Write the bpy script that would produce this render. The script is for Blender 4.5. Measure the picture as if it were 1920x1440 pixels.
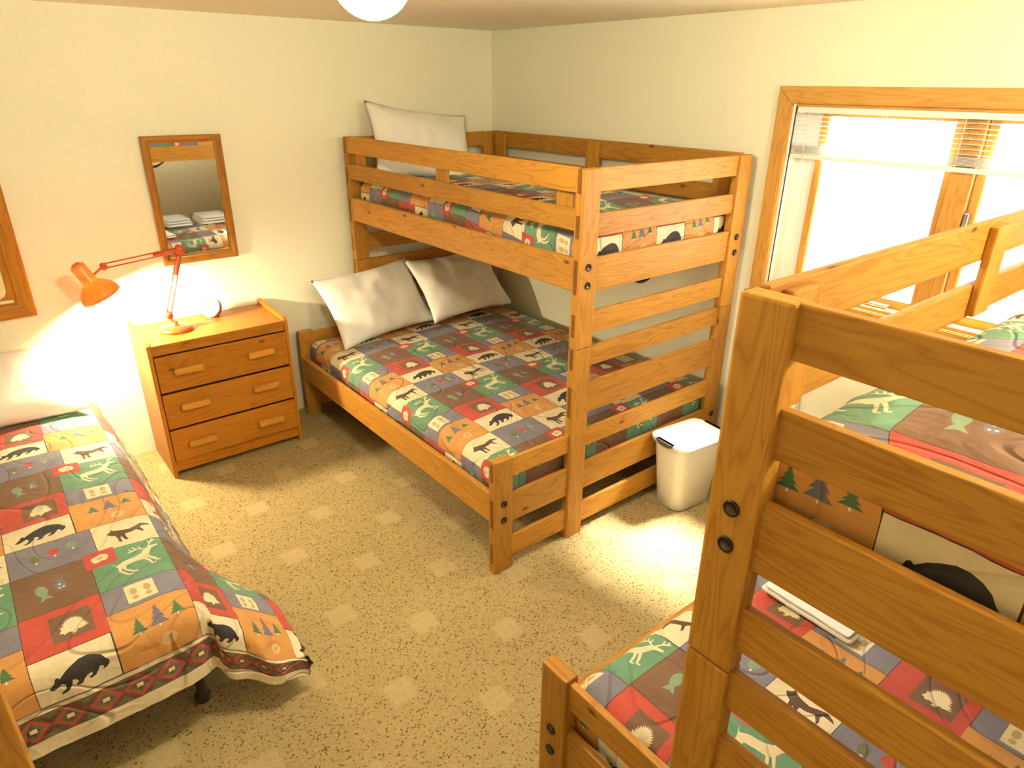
import bpy, bmesh, math, random
from mathutils import Vector, Matrix, noise
from mathutils.geometry import delaunay_2d_cdt

for o in list(bpy.data.objects):
    bpy.data.objects.remove(o, do_unlink=True)
S = bpy.context.scene
COL = S.collection
R = math.radians

# ---------------------------------------------------------------- camera
CAM = Vector((-3.0025, -3.9715, 1.9609))
YAW, PIT, ROL, FPX = R(-38.918), R(-23.910), R(0.580), 1268.15
d = Vector((math.sin(-YAW) * math.cos(PIT), math.cos(YAW) * math.cos(PIT), math.sin(PIT)))
rt = Vector((math.cos(YAW), math.sin(YAW), 0))
up = rt.cross(d)
rt2 = rt * math.cos(ROL) + up * math.sin(ROL)
up2 = -rt * math.sin(ROL) + up * math.cos(ROL)
cam = bpy.data.objects.new('camera', bpy.data.cameras.new('camera'))
COL.objects.link(cam)
cam.matrix_world = Matrix(((rt2.x, up2.x, -d.x, CAM.x), (rt2.y, up2.y, -d.y, CAM.y),
                           (rt2.z, up2.z, -d.z, CAM.z), (0, 0, 0, 1)))
cam.data.sensor_width = 36
cam.data.lens = FPX / 1920 * 36
cam.data.clip_start = .02
S.camera = cam

# ---------------------------------------------------------------- world, sun, exposure
S.view_settings.view_transform = 'Standard'
S.view_settings.look = 'None'
S.view_settings.gamma = 1
S.view_settings.use_curve_mapping = False
S.view_settings.exposure = 1.08
W = bpy.data.worlds.new('sky'); S.world = W; W.use_nodes = True
bg = W.node_tree.nodes['Background']
bg.inputs[0].default_value = (1, .98, .93, 1)
bg.inputs[1].default_value = 6.0
sl = bpy.data.lights.new('sun', 'SUN'); sun = bpy.data.objects.new('sun', sl); COL.objects.link(sun)
sl.energy = 30; sl.angle = R(14); sl.color = (1, .95, .85)
sun.rotation_euler = Vector((-.62, .14, -1)).to_track_quat('-Z', 'Y').to_euler()
sun.location = (3, -3, 5)
pl = bpy.data.lights.new('window_portal', 'AREA'); portal = bpy.data.objects.new('window_portal', pl); COL.objects.link(portal)
pl.shape = 'RECTANGLE'; pl.size = 1.5; pl.size_y = .84; pl.cycles.is_portal = True
portal.location = (.13, -2.96, 1.49); portal.rotation_euler = (0, R(90), 0)
portal.rotation_euler = Vector((-1, 0, 0)).to_track_quat('-Z', 'Z').to_euler()

CEIL_EMIT = 105
BULB_EMIT = 1500
WARM = (1.0, .91, .66, 1)

# ---------------------------------------------------------------- materials
def new_mat(name):
    m = bpy.data.materials.new(name); m.use_nodes = True
    nt = m.node_tree
    return m, nt, nt.nodes['Principled BSDF']

def N(nt, t, **k):
    n = nt.nodes.new(t)
    for a, v in k.items():
        if a.startswith('i_'):
            n.inputs[int(a[2:])].default_value = v
        else:
            setattr(n, a, v)
    return n

def ramp(nt, stops):
    r = nt.nodes.new('ShaderNodeValToRGB'); e = r.color_ramp.elements
    e[0].position, e[0].color = stops[0]; e[1].position, e[1].color = stops[-1]
    for p_, c in stops[1:-1]:
        x = e.new(p_); x.color = c
    return r

def c4(c): return (c[0], c[1], c[2], 1)

def wood(name, light, dark, knot=(.10, .034, .007), rough=.5, knots=True, end=False):
    m, nt, p = new_mat(name); L = nt.links
    uv = N(nt, 'ShaderNodeUVMap')
    oi = N(nt, 'ShaderNodeObjectInfo')
    mul = N(nt, 'ShaderNodeMath', operation='MULTIPLY', i_1=37.0); L.new(oi.outputs['Random'], mul.inputs[0])
    add = N(nt, 'ShaderNodeVectorMath', operation='ADD'); L.new(uv.outputs[0], add.inputs[0])
    cmb = N(nt, 'ShaderNodeCombineXYZ'); L.new(mul.outputs[0], cmb.inputs[0]); L.new(mul.outputs[0], cmb.inputs[1]); L.new(mul.outputs[0], cmb.inputs[2])
    L.new(cmb.outputs[0], add.inputs[1])
    # knots bend the grain
    vs = N(nt, 'ShaderNodeVectorMath', operation='MULTIPLY'); vs.inputs[1].default_value = (2.3, 5.5, 1); L.new(add.outputs[0], vs.inputs[0])
    vor = N(nt, 'ShaderNodeTexVoronoi', voronoi_dimensions='2D'); vor.inputs['Scale'].default_value = 1.0; L.new(vs.outputs[0], vor.inputs['Vector'])
    sep = N(nt, 'ShaderNodeSeparateColor'); L.new(vor.outputs['Color'], sep.inputs[0])
    on = N(nt, 'ShaderNodeMath', operation='GREATER_THAN', i_1=.62 if knots else 2.0); L.new(sep.outputs[0], on.inputs[0])
    kr = N(nt, 'ShaderNodeMapRange'); kr.inputs[1].default_value = .0; kr.inputs[2].default_value = .30; kr.inputs[3].default_value = 1; kr.inputs[4].default_value = 0
    L.new(vor.outputs['Distance'], kr.inputs[0])
    kb = N(nt, 'ShaderNodeMath', operation='MULTIPLY'); L.new(kr.outputs[0], kb.inputs[0]); L.new(on.outputs[0], kb.inputs[1])
    kb2 = N(nt, 'ShaderNodeMath', operation='MULTIPLY', i_1=.05); L.new(kb.outputs[0], kb2.inputs[0])
    off = N(nt, 'ShaderNodeCombineXYZ'); L.new(kb2.outputs[0], off.inputs[1])
    bent = N(nt, 'ShaderNodeVectorMath', operation='ADD'); L.new(add.outputs[0], bent.inputs[0]); L.new(off.outputs[0], bent.inputs[1])
    sc = N(nt, 'ShaderNodeVectorMath', operation='MULTIPLY'); sc.inputs[1].default_value = (1.1, 11, 1); L.new(bent.outputs[0], sc.inputs[0])
    n1 = N(nt, 'ShaderNodeTexNoise'); n1.inputs['Scale'].default_value = 1.6; n1.inputs['Detail'].default_value = 2; n1.inputs['Distortion'].default_value = .4
    L.new(sc.outputs[0], n1.inputs['Vector'])
    rings = N(nt, 'ShaderNodeMath', operation='MULTIPLY', i_1=9.0); L.new(n1.outputs[0], rings.inputs[0])
    fr = N(nt, 'ShaderNodeMath', operation='PINGPONG', i_1=.5); L.new(rings.outputs[0], fr.inputs[0])
    f0 = N(nt, 'ShaderNodeMath', operation='MULTIPLY', i_1=2.0); L.new(fr.outputs[0], f0.inputs[0])
    fp = N(nt, 'ShaderNodeMath', operation='POWER', i_1=2.6); L.new(f0.outputs[0], fp.inputs[0])
    sc2 = N(nt, 'ShaderNodeVectorMath', operation='MULTIPLY'); sc2.inputs[1].default_value = (3, 120, 1); L.new(bent.outputs[0], sc2.inputs[0])
    n2 = N(nt, 'ShaderNodeTexNoise'); n2.inputs['Scale'].default_value = 1.5; n2.inputs['Detail'].default_value = 3; L.new(sc2.outputs[0], n2.inputs['Vector'])
    n3 = N(nt, 'ShaderNodeTexNoise'); n3.inputs['Scale'].default_value = 2.2; n3.inputs['Detail'].default_value = 1; L.new(bent.outputs[0], n3.inputs['Vector'])
    f1 = N(nt, 'ShaderNodeMath', operation='MULTIPLY', i_1=.6); L.new(fp.outputs[0], f1.inputs[0])
    f2 = N(nt, 'ShaderNodeMath', operation='MULTIPLY_ADD', i_1=.45); L.new(n2.outputs[0], f2.inputs[0]); L.new(f1.outputs[0], f2.inputs[2])
    f3 = N(nt, 'ShaderNodeMath', operation='MULTIPLY_ADD', i_1=.5); L.new(n3.outputs[0], f3.inputs[0]); L.new(f2.outputs[0], f3.inputs[2])
    f4 = N(nt, 'ShaderNodeMath', operation='SUBTRACT', i_1=.24, use_clamp=True); L.new(f3.outputs[0], f4.inputs[0])
    mx = N(nt, 'ShaderNodeMix', data_type='RGBA'); mx.inputs[6].default_value = c4(light); mx.inputs[7].default_value = c4(dark); L.new(f4.outputs[0], mx.inputs[0])
    kc = N(nt, 'ShaderNodeMapRange'); kc.inputs[1].default_value = .80; kc.inputs[2].default_value = .96; L.new(kb.outputs[0], kc.inputs[0])
    kc.clamp = True
    mx2 = N(nt, 'ShaderNodeMix', data_type='RGBA'); mx2.inputs[7].default_value = c4(knot); L.new(kc.outputs[0], mx2.inputs[0]); L.new(mx.outputs[2], mx2.inputs[6])
    # each board has its own tone
    hv = N(nt, 'ShaderNodeHueSaturation'); mr = N(nt, 'ShaderNodeMapRange'); mr.inputs[3].default_value = .88; mr.inputs[4].default_value = 1.1
    L.new(oi.outputs['Random'], mr.inputs[0]); L.new(mr.outputs[0], hv.inputs['Value']); L.new(mx2.outputs[2], hv.inputs['Color'])
    L.new(hv.outputs[0], p.inputs['Base Color'])
    p.inputs['Roughness'].default_value = rough; p.inputs['Specular IOR Level'].default_value = .28
    bmp = N(nt, 'ShaderNodeBump'); bmp.inputs['Strength'].default_value = .08; bmp.inputs['Distance'].default_value = .004
    L.new(n2.outputs[0], bmp.inputs['Height']); L.new(bmp.outputs[0], p.inputs['Normal'])
    return m

def plain(name, col, rough=.5, metal=0, bump=0, scale=200, var=.0, coat=0):
    m, nt, p = new_mat(name); L = nt.links
    tc = N(nt, 'ShaderNodeTexCoord')
    n = N(nt, 'ShaderNodeTexNoise'); n.inputs['Scale'].default_value = scale; n.inputs['Detail'].default_value = 3
    L.new(tc.outputs['Object'], n.inputs['Vector'])
    r = ramp(nt, [(.3, c4([x * (1 - var) for x in col])), (.7, c4([min(1, x * (1 + var)) for x in col]))])
    L.new(n.outputs[0], r.inputs[0]); L.new(r.outputs[0], p.inputs['Base Color'])
    p.inputs['Roughness'].default_value = rough; p.inputs['Metallic'].default_value = metal
    p.inputs['Coat Weight'].default_value = coat
    if bump:
        b = N(nt, 'ShaderNodeBump'); b.inputs['Strength'].default_value = bump; b.inputs['Distance'].default_value = .003
        L.new(n.outputs[0], b.inputs['Height']); L.new(b.outputs[0], p.inputs['Normal'])
    return m

def fabric(name, col, puff=.5):
    m, nt, p = new_mat(name); L = nt.links
    tc = N(nt, 'ShaderNodeTexCoord')
    n = N(nt, 'ShaderNodeTexNoise'); n.inputs['Scale'].default_value = 9; n.inputs['Detail'].default_value = 3
    L.new(tc.outputs['Object'], n.inputs['Vector'])
    w = N(nt, 'ShaderNodeTexNoise'); w.inputs['Scale'].default_value = 420; w.inputs['Detail'].default_value = 1
    L.new(tc.outputs['Object'], w.inputs['Vector'])
    r = ramp(nt, [(.3, c4([x * .88 for x in col])), (.7, c4([min(1, x * 1.08) for x in col]))])
    L.new(n.outputs[0], r.inputs[0]); L.new(r.outputs[0], p.inputs['Base Color'])
    p.inputs['Roughness'].default_value = .85
    p.inputs['Sheen Weight'].default_value = .05
    # quilting puffs and weave
    n2 = N(nt, 'ShaderNodeTexNoise'); n2.inputs['Scale'].default_value = 14; n2.inputs['Detail'].default_value = 2; n2.inputs['Distortion'].default_value = .8
    L.new(tc.outputs['Object'], n2.inputs['Vector'])
    st = N(nt, 'ShaderNodeTexNoise'); st.inputs['Scale'].default_value = 3.4; st.inputs['Detail'].default_value = 0
    L.new(tc.outputs['Object'], st.inputs['Vector'])
    ma = N(nt, 'ShaderNodeMath', operation='MULTIPLY', i_1=7.0); L.new(st.outputs[0], ma.inputs[0])
    pg = N(nt, 'ShaderNodeMath', operation='PINGPONG', i_1=.5); L.new(ma.outputs[0], pg.inputs[0])
    gr = N(nt, 'ShaderNodeMapRange', interpolation_type='SMOOTHSTEP'); gr.inputs[1].default_value = 0; gr.inputs[2].default_value = .10; L.new(pg.outputs[0], gr.inputs[0])
    hs = N(nt, 'ShaderNodeMath', operation='MULTIPLY_ADD', i_1=.8); L.new(gr.outputs[0], hs.inputs[0]); L.new(n2.outputs[0], hs.inputs[2])
    b = N(nt, 'ShaderNodeBump'); b.inputs['Strength'].default_value = puff; b.inputs['Distance'].default_value = .02
    L.new(hs.outputs[0], b.inputs['Height'])
    b2 = N(nt, 'ShaderNodeBump'); b2.inputs['Strength'].default_value = .15; b2.inputs['Distance'].default_value = .001
    L.new(w.outputs[0], b2.inputs['Height']); L.new(b.outputs[0], b2.inputs['Normal']); L.new(b2.outputs[0], p.inputs['Normal'])
    return m

def emit(name, col, strength):
    m, nt, p = new_mat(name)
    p.inputs['Base Color'].default_value = (.9, .88, .8, 1)
    p.inputs['Emission Color'].default_value = col
    p.inputs['Emission Strength'].default_value = strength
    return m

M = {}
M['pine'] = wood('honey_pine', (.50, .245, .036), (.33, .128, .013))
M['pine_end'] = wood('pine_end_grain', (.22, .085, .012), (.14, .05, .006), knots=False)
M['dresser'] = wood('dresser_pine', (.46, .185, .016), (.33, .11, .008), rough=.42)
M['handle'] = wood('handle_pine', (.60, .29, .04), (.48, .20, .02), rough=.42, knots=False)
M['casing'] = wood('casing_fir', (.62, .345, .085), (.45, .215, .04), knots=False)
M['frame'] = wood('mirror_frame_oak', (.44, .19, .022), (.29, .105, .011), knots=False, rough=.35)
M['wall'] = plain('cream_paint', (.845, .82, .645), .75, bump=.06, scale=90, var=.012)
M['ceil'] = plain('ceiling_paint', (.90, .85, .70), .85, bump=.15, scale=60, var=.02)
M['white_cloth'] = plain('white_cotton', (.83, .80, .73), .85, bump=.08, scale=300, var=.02)
M['towel'] = plain('white_terry', (.86, .85, .82), .95, bump=.6, scale=500, var=.04)
M['mattress'] = plain('mattress_ticking', (.72, .66, .55), .85, bump=.1, scale=200, var=.03)
M['dark_cloth'] = plain('dark_dust_cover', (.03, .025, .022), .9, bump=.2, scale=150)
M['bolt'] = plain('dark_bronze_bolt', (.045, .035, .03), .35, metal=.8)
M['bolt_core'] = plain('bolt_core_metal', (.10, .08, .065), .3, metal=.9)
M['plastic'] = plain('white_plastic', (.86, .85, .82), .35)
M['grey_plastic'] = plain('grey_plastic', (.28, .27, .26), .5)
M['heater'] = plain('white_enamel', (.82, .80, .76), .4)
M['heater_dark'] = plain('dark_grille', (.10, .09, .085), .5)
M['vinyl'] = plain('white_vinyl', (.85, .84, .80), .4)
M['cord'] = plain('cord_white', (.8, .78, .7), .7)
M['black_cord'] = plain('black_gasket', (.03, .03, .03), .6)
M['steel'] = plain('steel', (.45, .43, .4), .3, metal=1)
M['dark_metal'] = plain('dark_steel', (.06, .055, .05), .45, metal=.6)
M['clock_face'] = plain('clock_face', (.08, .05, .04), .3)
M['clock_body'] = plain('clock_body', (.22, .05, .02), .3)
M['cream_print'] = plain('cream_print', (.74, .62, .40), .7, var=.12, scale=14)
M['ink'] = plain('ink_lines', (.14, .07, .03), .7)

def red_shade():
    m, nt, p = new_mat('red_enamel_shade'); L = nt.links
    p.inputs['Base Color'].default_value = (.55, .12, .03, 1); p.inputs['Roughness'].default_value = .28
    tr = N(nt, 'ShaderNodeBsdfTranslucent'); tr.inputs[0].default_value = (.9, .30, .08, 1)
    n = N(nt, 'ShaderNodeTexNoise'); n.inputs['Scale'].default_value = 30
    mr = N(nt, 'ShaderNodeMapRange'); mr.inputs[3].default_value = .16; mr.inputs[4].default_value = .20; L.new(n.outputs[0], mr.inputs[0])
    mix = N(nt, 'ShaderNodeMixShader'); L.new(mr.outputs[0], mix.inputs[0]); L.new(p.outputs[0], mix.inputs[1]); L.new(tr.outputs[0], mix.inputs[2])
    L.new(mix.outputs[0], nt.nodes['Material Output'].inputs[0])
    return m
M['shade'] = red_shade()
M['red'] = plain('red_enamel', (.50, .07, .015), .28, coat=.3)
M['bulb'] = emit('bulb_glow', (1, .86, .56, 1), BULB_EMIT)
M['dome'] = emit('dome_glow', WARM, CEIL_EMIT)

def mirror_mat():
    m, nt, p = new_mat('silvered_glass')
    p.inputs['Base Color'].default_value = (.80, .82, .80, 1); p.inputs['Metallic'].default_value = 1; p.inputs['Roughness'].default_value = .02
    return m
M['mirror'] = mirror_mat()

def glass_mat():
    m, nt, p = new_mat('window_glass'); L = nt.links
    t = N(nt, 'ShaderNodeBsdfTransparent'); t.inputs[0].default_value = (.97, .98, .97, 1)
    g = N(nt, 'ShaderNodeBsdfGlossy'); g.inputs['Roughness'].default_value = .02
    mx = N(nt, 'ShaderNodeMixShader'); mx.inputs[0].default_value = .05
    L.new(t.outputs[0], mx.inputs[1]); L.new(g.outputs[0], mx.inputs[2]); L.new(mx.outputs[0], nt.nodes['Material Output'].inputs[0])
    return m
M['glass'] = glass_mat()

def carpet():
    m, nt, p = new_mat('beige_loop_carpet'); L = nt.links
    tc = N(nt, 'ShaderNodeTexCoord'); sep = N(nt, 'ShaderNodeSeparateXYZ'); L.new(tc.outputs['Object'], sep.inputs[0])
    def cell(off_x, off_y):
        # distance from the nearest point of a lattice 0.48 x 0.475
        outs = []
        for ax, o_, per in ((0, off_x, .48), (1, off_y, .475)):
            a = N(nt, 'ShaderNodeMath', operation='ADD', i_1=-o_ + per * 40 + per / 2); L.new(sep.outputs[ax], a.inputs[0])
            mo = N(nt, 'ShaderNodeMath', operation='MODULO', i_1=per); L.new(a.outputs[0], mo.inputs[0])
            sb = N(nt, 'ShaderNodeMath', operation='SUBTRACT', i_1=per / 2); L.new(mo.outputs[0], sb.inputs[0])
            ab = N(nt, 'ShaderNodeMath', operation='ABSOLUTE'); L.new(sb.outputs[0], ab.inputs[0]); outs.append(ab)
        mxm = N(nt, 'ShaderNodeMath', operation='MAXIMUM'); L.new(outs[0].outputs[0], mxm.inputs[0]); L.new(outs[1].outputs[0], mxm.inputs[1])
        return mxm
    a = cell(-1.965, -1.19); b = cell(-1.725, -1.4275)
    mn = N(nt, 'ShaderNodeMath', operation='MINIMUM'); L.new(a.outputs[0], mn.inputs[0]); L.new(b.outputs[0], mn.inputs[1])
    nz = N(nt, 'ShaderNodeTexNoise'); nz.inputs['Scale'].default_value = 60; L.new(tc.outputs['Object'], nz.inputs['Vector'])
    wob = N(nt, 'ShaderNodeMath', operation='MULTIPLY_ADD', i_1=.02); L.new(nz.outputs[0], wob.inputs[0]); L.new(mn.outputs[0], wob.inputs[2])
    sq = N(nt, 'ShaderNodeMapRange'); sq.inputs[1].default_value = .052; sq.inputs[2].default_value = .068; sq.inputs[3].default_value = 1; sq.inputs[4].default_value = 0
    L.new(wob.outputs[0], sq.inputs[0])
    # loops
    vor = N(nt, 'ShaderNodeTexVoronoi'); vor.inputs['Scale'].default_value = 190; L.new(tc.outputs['Object'], vor.inputs['Vector'])
    sc = N(nt, 'ShaderNodeSeparateColor'); L.new(vor.outputs['Color'], sc.inputs[0])
    base = ramp(nt, [(.0, (.13, .085, .028, 1)), (.07, (.17, .115, .04, 1)), (.11, (.34, .25, .11, 1)), (.6, (.38, .285, .13, 1)), (1, (.42, .32, .15, 1))])
    L.new(sc.outputs[0], base.inputs[0])
    lite = ramp(nt, [(.0, (.375, .28, .135, 1)), (.3, (.43, .33, .162, 1)), (1, (.46, .352, .178, 1))]); L.new(sc.outputs[0], lite.inputs[0])
    mx = N(nt, 'ShaderNodeMix', data_type='RGBA'); L.new(sq.outputs[0], mx.inputs[0]); L.new(base.outputs[0], mx.inputs[6]); L.new(lite.outputs[0], mx.inputs[7])
    n2 = N(nt, 'ShaderNodeTexNoise'); n2.inputs['Scale'].default_value = 3; L.new(tc.outputs['Object'], n2.inputs['Vector'])
    hv = N(nt, 'ShaderNodeHueSaturation'); mr = N(nt, 'ShaderNodeMapRange'); mr.inputs[3].default_value = .9; mr.inputs[4].default_value = 1.08; L.new(n2.outputs[0], mr.inputs[0])
    L.new(mr.outputs[0], hv.inputs['Value']); L.new(mx.outputs[2], hv.inputs['Color']); L.new(hv.outputs[0], p.inputs['Base Color'])
    p.inputs['Roughness'].default_value = 1; p.inputs['Specular IOR Level'].default_value = .1
    bm_ = N(nt, 'ShaderNodeBump'); bm_.inputs['Strength'].default_value = .7; bm_.inputs['Distance'].default_value = .004; bm_.invert = True
    L.new(vor.outputs['Distance'], bm_.inputs['Height']); L.new(bm_.outputs[0], p.inputs['Normal'])
    return m
M['carpet'] = carpet()

# ---------------------------------------------------------------- helpers
def link(name, me, mat=None, parent=None, loc=(0, 0, 0), rot=(0, 0, 0)):
    o = bpy.data.objects.new(name, me); COL.objects.link(o)
    if mat is not None and not me.materials: me.materials.append(mat)
    o.location = loc; o.rotation_euler = rot
    if parent is not None: o.parent = parent
    return o

def empty(name, label, cat, loc=(0, 0, 0), rotz=0, group=None):
    o = bpy.data.objects.new(name, None); COL.objects.link(o); o.location = loc; o.rotation_euler = (0, 0, rotz)
    o.empty_display_size = .1
    return tag(o, label, cat, group)

def tag(o, label, cat, group=None):
    o['label'] = label; o['category'] = cat
    if group: o['group'] = group
    return o

def struct(o, label=None):
    o['kind'] = 'structure'
    if label: o['label'] = label
    return o

def box_uv(bm, dims):
    uvl = bm.loops.layers.uv.verify()
    la = max(range(3), key=lambda i: dims[i])
    for f in bm.faces:
        n = f.normal; na = max(range(3), key=lambda i: abs(n[i]))
        rest = [i for i in range(3) if i != na]
        if la in rest:
            ua = la; va = [i for i in rest if i != la][0]
        else:
            ua, va = rest
        o_ = na * .31 + (0.17 if n[na] < 0 else 0)
        for l in f.loops:
            l[uvl].uv = (l.vert.co[ua] * (1 if la in rest else .2) + o_, l.vert.co[va] + o_)

BOXC = {}
def box_mesh(name, dx, dy, dz, bev, segs=2):
    key = (name, round(dx, 4), round(dy, 4), round(dz, 4), bev, segs)
    if key in BOXC: return BOXC[key]
    bm = bmesh.new(); bmesh.ops.create_cube(bm, size=1)
    for v in bm.verts: v.co = Vector((v.co.x * dx, v.co.y * dy, v.co.z * dz))
    if bev: bmesh.ops.bevel(bm, geom=bm.edges[:], offset=min(bev, .45 * min(dx, dy, dz)), segments=segs, affect='EDGES', profile=.6)
    bm.normal_update(); box_uv(bm, (dx, dy, dz))
    me = bpy.data.meshes.new(name); bm.to_mesh(me); bm.free()
    for p_ in me.polygons: p_.use_smooth = False
    BOXC[key] = me
    return me

def box(name, x0, x1, y0, y1, z0, z1, mat, parent=None, bev=.004, off=(0, 0, 0), rot=(0, 0, 0)):
    me = box_mesh(name + '_' + mat.name, abs(x1 - x0), abs(y1 - y0), abs(z1 - z0), bev)
    if not me.materials: me.materials.append(mat)
    return link(name, me, None, parent, ((x0 + x1) / 2 - off[0], (y0 + y1) / 2 - off[1], (z0 + z1) / 2 - off[2]), rot)

def bm_obj(name, bm, mat, parent=None, smooth=True, loc=(0, 0, 0), rot=(0, 0, 0), uv=True):
    bm.normal_update()
    if uv and not bm.loops.layers.uv:
        xs = [v.co for v in bm.verts]
        box_uv(bm, [max(v[i] for v in xs) - min(v[i] for v in xs) for i in range(3)])
    me = bpy.data.meshes.new(name); bm.to_mesh(me); bm.free()
    if smooth:
        for p_ in me.polygons: p_.use_smooth = True
    return link(name, me, mat, parent, loc, rot)

def lathe(bm, prof, seg=32, axis=Matrix.Identity(4), closed=False):
    rings = []
    for r_, z_ in prof:
        if r_ < 1e-5:
            rings.append([bm.verts.new(axis @ Vector((0, 0, z_)))])
        else:
            rings.append([bm.verts.new(axis @ Vector((r_ * math.cos(2 * math.pi * k / seg), r_ * math.sin(2 * math.pi * k / seg), z_))) for k in range(seg)])
    for a, b in zip(rings, rings[1:]):
        for k in range(seg):
            k2 = (k + 1) % seg
            if len(a) == 1 and len(b) == 1: continue
            if len(a) == 1: bm.faces.new((a[0], b[k], b[k2]))
            elif len(b) == 1: bm.faces.new((a[k], a[k2], b[0]))
            else: bm.faces.new((a[k], a[k2], b[k2], b[k]))

def tube(bm, pts, r, seg=10):
    pts = [Vector(p_) for p_ in pts]; prev = None
    for i, p_ in enumerate(pts):
        t = (pts[min(i + 1, len(pts) - 1)] - pts[max(i - 1, 0)]).normalized()
        a = t.cross(Vector((0, 0, 1)));
        if a.length < 1e-3: a = Vector((1, 0, 0))
        a.normalize(); b = t.cross(a)
        rr = r[i] if isinstance(r, (list, tuple)) else r
        ring = [bm.verts.new(p_ + a * rr * math.cos(2 * math.pi * k / seg) + b * rr * math.sin(2 * math.pi * k / seg)) for k in range(seg)]
        if prev:
            for k in range(seg): bm.faces.new((prev[k], prev[(k + 1) % seg], ring[(k + 1) % seg], ring[k]))
        else: bm.faces.new(ring[::-1])
        prev = ring
    bm.faces.new(prev)

def frame_z(dirv, origin):
    q = Vector(dirv).to_track_quat('Z', 'Y')
    return Matrix.Translation(Vector(origin)) @ q.to_matrix().to_4x4()

# ---------------------------------------------------------------- room shell
H = 2.277
XL, YN = -4.25, -4.85            # left wall, wall behind the camera
struct(box('floor', XL - .1, .1, YN - .1, .1, -.1, 0, M['carpet'], bev=0), 'beige loop carpet with paler squares')
BO = bpy.data.objects['floor']   # carpet pattern is in room coordinates
bmv = BO.data
for v in bmv.vertices: v.co = v.co + Vector(BO.location)
BO.location = (0, 0, 0)
struct(box('ceiling', XL - .1, .12, YN - .1, .1, H, H + .1, M['ceil'], bev=0), 'cream painted ceiling')
struct(box('wall_back', XL - .1, .12, 0, .1, 0, H, M['wall'], bev=0), 'cream wall behind the dresser and bunk head')
struct(box('wall_left', XL - .1, XL, YN, 0, 0, H, M['wall'], bev=0), 'cream wall on the left')
struct(box('wall_near', XL - .1, .12, YN - .1, YN, 0, H, M['wall'], bev=0), 'cream wall behind the foreground bunk')
# right wall with the window opening
WY0, WY1, WZ0, WZ1 = -3.70, -2.222, 1.07, 1.895
bm = bmesh.new()
for (y0, y1, z0, z1) in ((YN, WY0, 0, H), (WY1, 0, 0, H), (WY0, WY1, 0, WZ0), (WY0, WY1, WZ1, H)):
    r_ = bmesh.ops.create_cube(bm, size=1)
    for v in r_['verts']:
        v.co = Vector((.06 + v.co.x * .12, (y0 + y1) / 2 + v.co.y * (y1 - y0), (z0 + z1) / 2 + v.co.z * (z1 - z0)))
struct(bm_obj('wall_right', bm, M['wall'], smooth=False), 'cream wall with the window')

# ---------------------------------------------------------------- window
win = bpy.data.objects.new('window_1', None); COL.objects.link(win); win.location = (0, -2.96, WZ0)
struct(win, 'wide two-sash window in honey wood casing')
wo = (0, -2.96, WZ0)
CW = .07
def casing_piece(name, pts):
    bm = bmesh.new()
    a = [bm.verts.new((-.001, y - wo[1], z - wo[2])) for y, z in pts]
    b = [bm.verts.new((-.022, y - wo[1], z - wo[2])) for y, z in pts]
    n = len(pts)
    bm.faces.new(a); bm.faces.new(b[::-1])
    for i in range(n): bm.faces.new((a[i], b[i], b[(i + 1) % n], a[(i + 1) % n]))
    bmesh.ops.recalc_face_normals(bm, faces=bm.faces[:])
    bmesh.ops.bevel(bm, geom=[e for e in bm.edges if abs(e.verts[0].co.x + .022) < 1e-4 and abs(e.verts[1].co.x + .022) < 1e-4], offset=.005, segments=2, affect='EDGES')
    return bm_obj(name, bm, M['casing'], win, smooth=False)
o0, o1, zt_, zb_ = WY0 - CW, WY1 + CW, WZ1 + CW, WZ0 - CW
casing_piece('casing', [(o0, zt_), (o1, zt_), (WY1, WZ1), (WY0, WZ1)])
casing_piece('casing', [(o1, zt_), (o1, zb_), (WY1, WZ0), (WY1, WZ1)])
casing_piece('casing', [(o0, zt_), (WY0, WZ1), (WY0, WZ0), (o0, zb_)])
casing_piece('casing', [(o0, zb_), (WY0, WZ0), (WY1, WZ0), (o1, zb_)])
def wbox(name, y0, y1, z0, z1, x0, x1, mat, bev=.002, parent=None):
    return box(name, x0, x1, y0, y1, z0, z1, mat, parent or win, bev, off=wo if parent is None else (0, 0, 0))
wbox('jamb', WY1 - .012, WY1, WZ0, WZ1, 0, .115, M['vinyl'])  # side jambs are white so their colour carries the blown-out sunlight
wbox('jamb', WY0, WY0 + .012, WZ0, WZ1, 0, .115, M['vinyl'])
wbox('jamb_head', WY0 + .012, WY1 - .012, WZ1 - .012, WZ1, 0, .115, M['casing'])
wbox('sill', WY0 + .012, WY1 - .012, WZ0, WZ0 + .014, -.005, .115, M['casing'])
wbox('gasket', WY1 - .0165, WY1 - .012, WZ0 + .014, WZ1 - .012, .002, .006, M['black_cord'], 0)
wbox('mullion', -2.985, -2.905, WZ0 + .014, WZ1 - .012, .035, .115, M['casing'])
for (ya, yb) in ((-2.314 - .02, -2.905), (-2.988, WY0 + .03)):
    ya_, yb_ = max(ya, yb), min(ya, yb)
    wbox('sash_stile', ya_ - .032, ya_, WZ0 + .014, WZ1 - .012, .06, .10, M['casing'])
    wbox('sash_stile', yb_, yb_ + .032, WZ0 + .014, WZ1 - .012, .06, .10, M['casing'])
    wbox('sash_rail', yb_ + .032, ya_ - .032, WZ0 + .014, WZ0 + .05, .06, .10, M['casing'])
    wbox('sash_rail', yb_ + .032, ya_ - .032, WZ1 - .05, WZ1 - .012, .06, .10, M['casing'])
    wbox('glazing_strip', ya_ - .040, ya_ - .032, WZ0 + .05, WZ1 - .05, .068, .092, M['vinyl'], .001)
    wbox('pane', yb_ + .032, ya_ - .032, WZ0 + .05, WZ1 - .05, .078, .082, M['glass'], 0)
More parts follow.
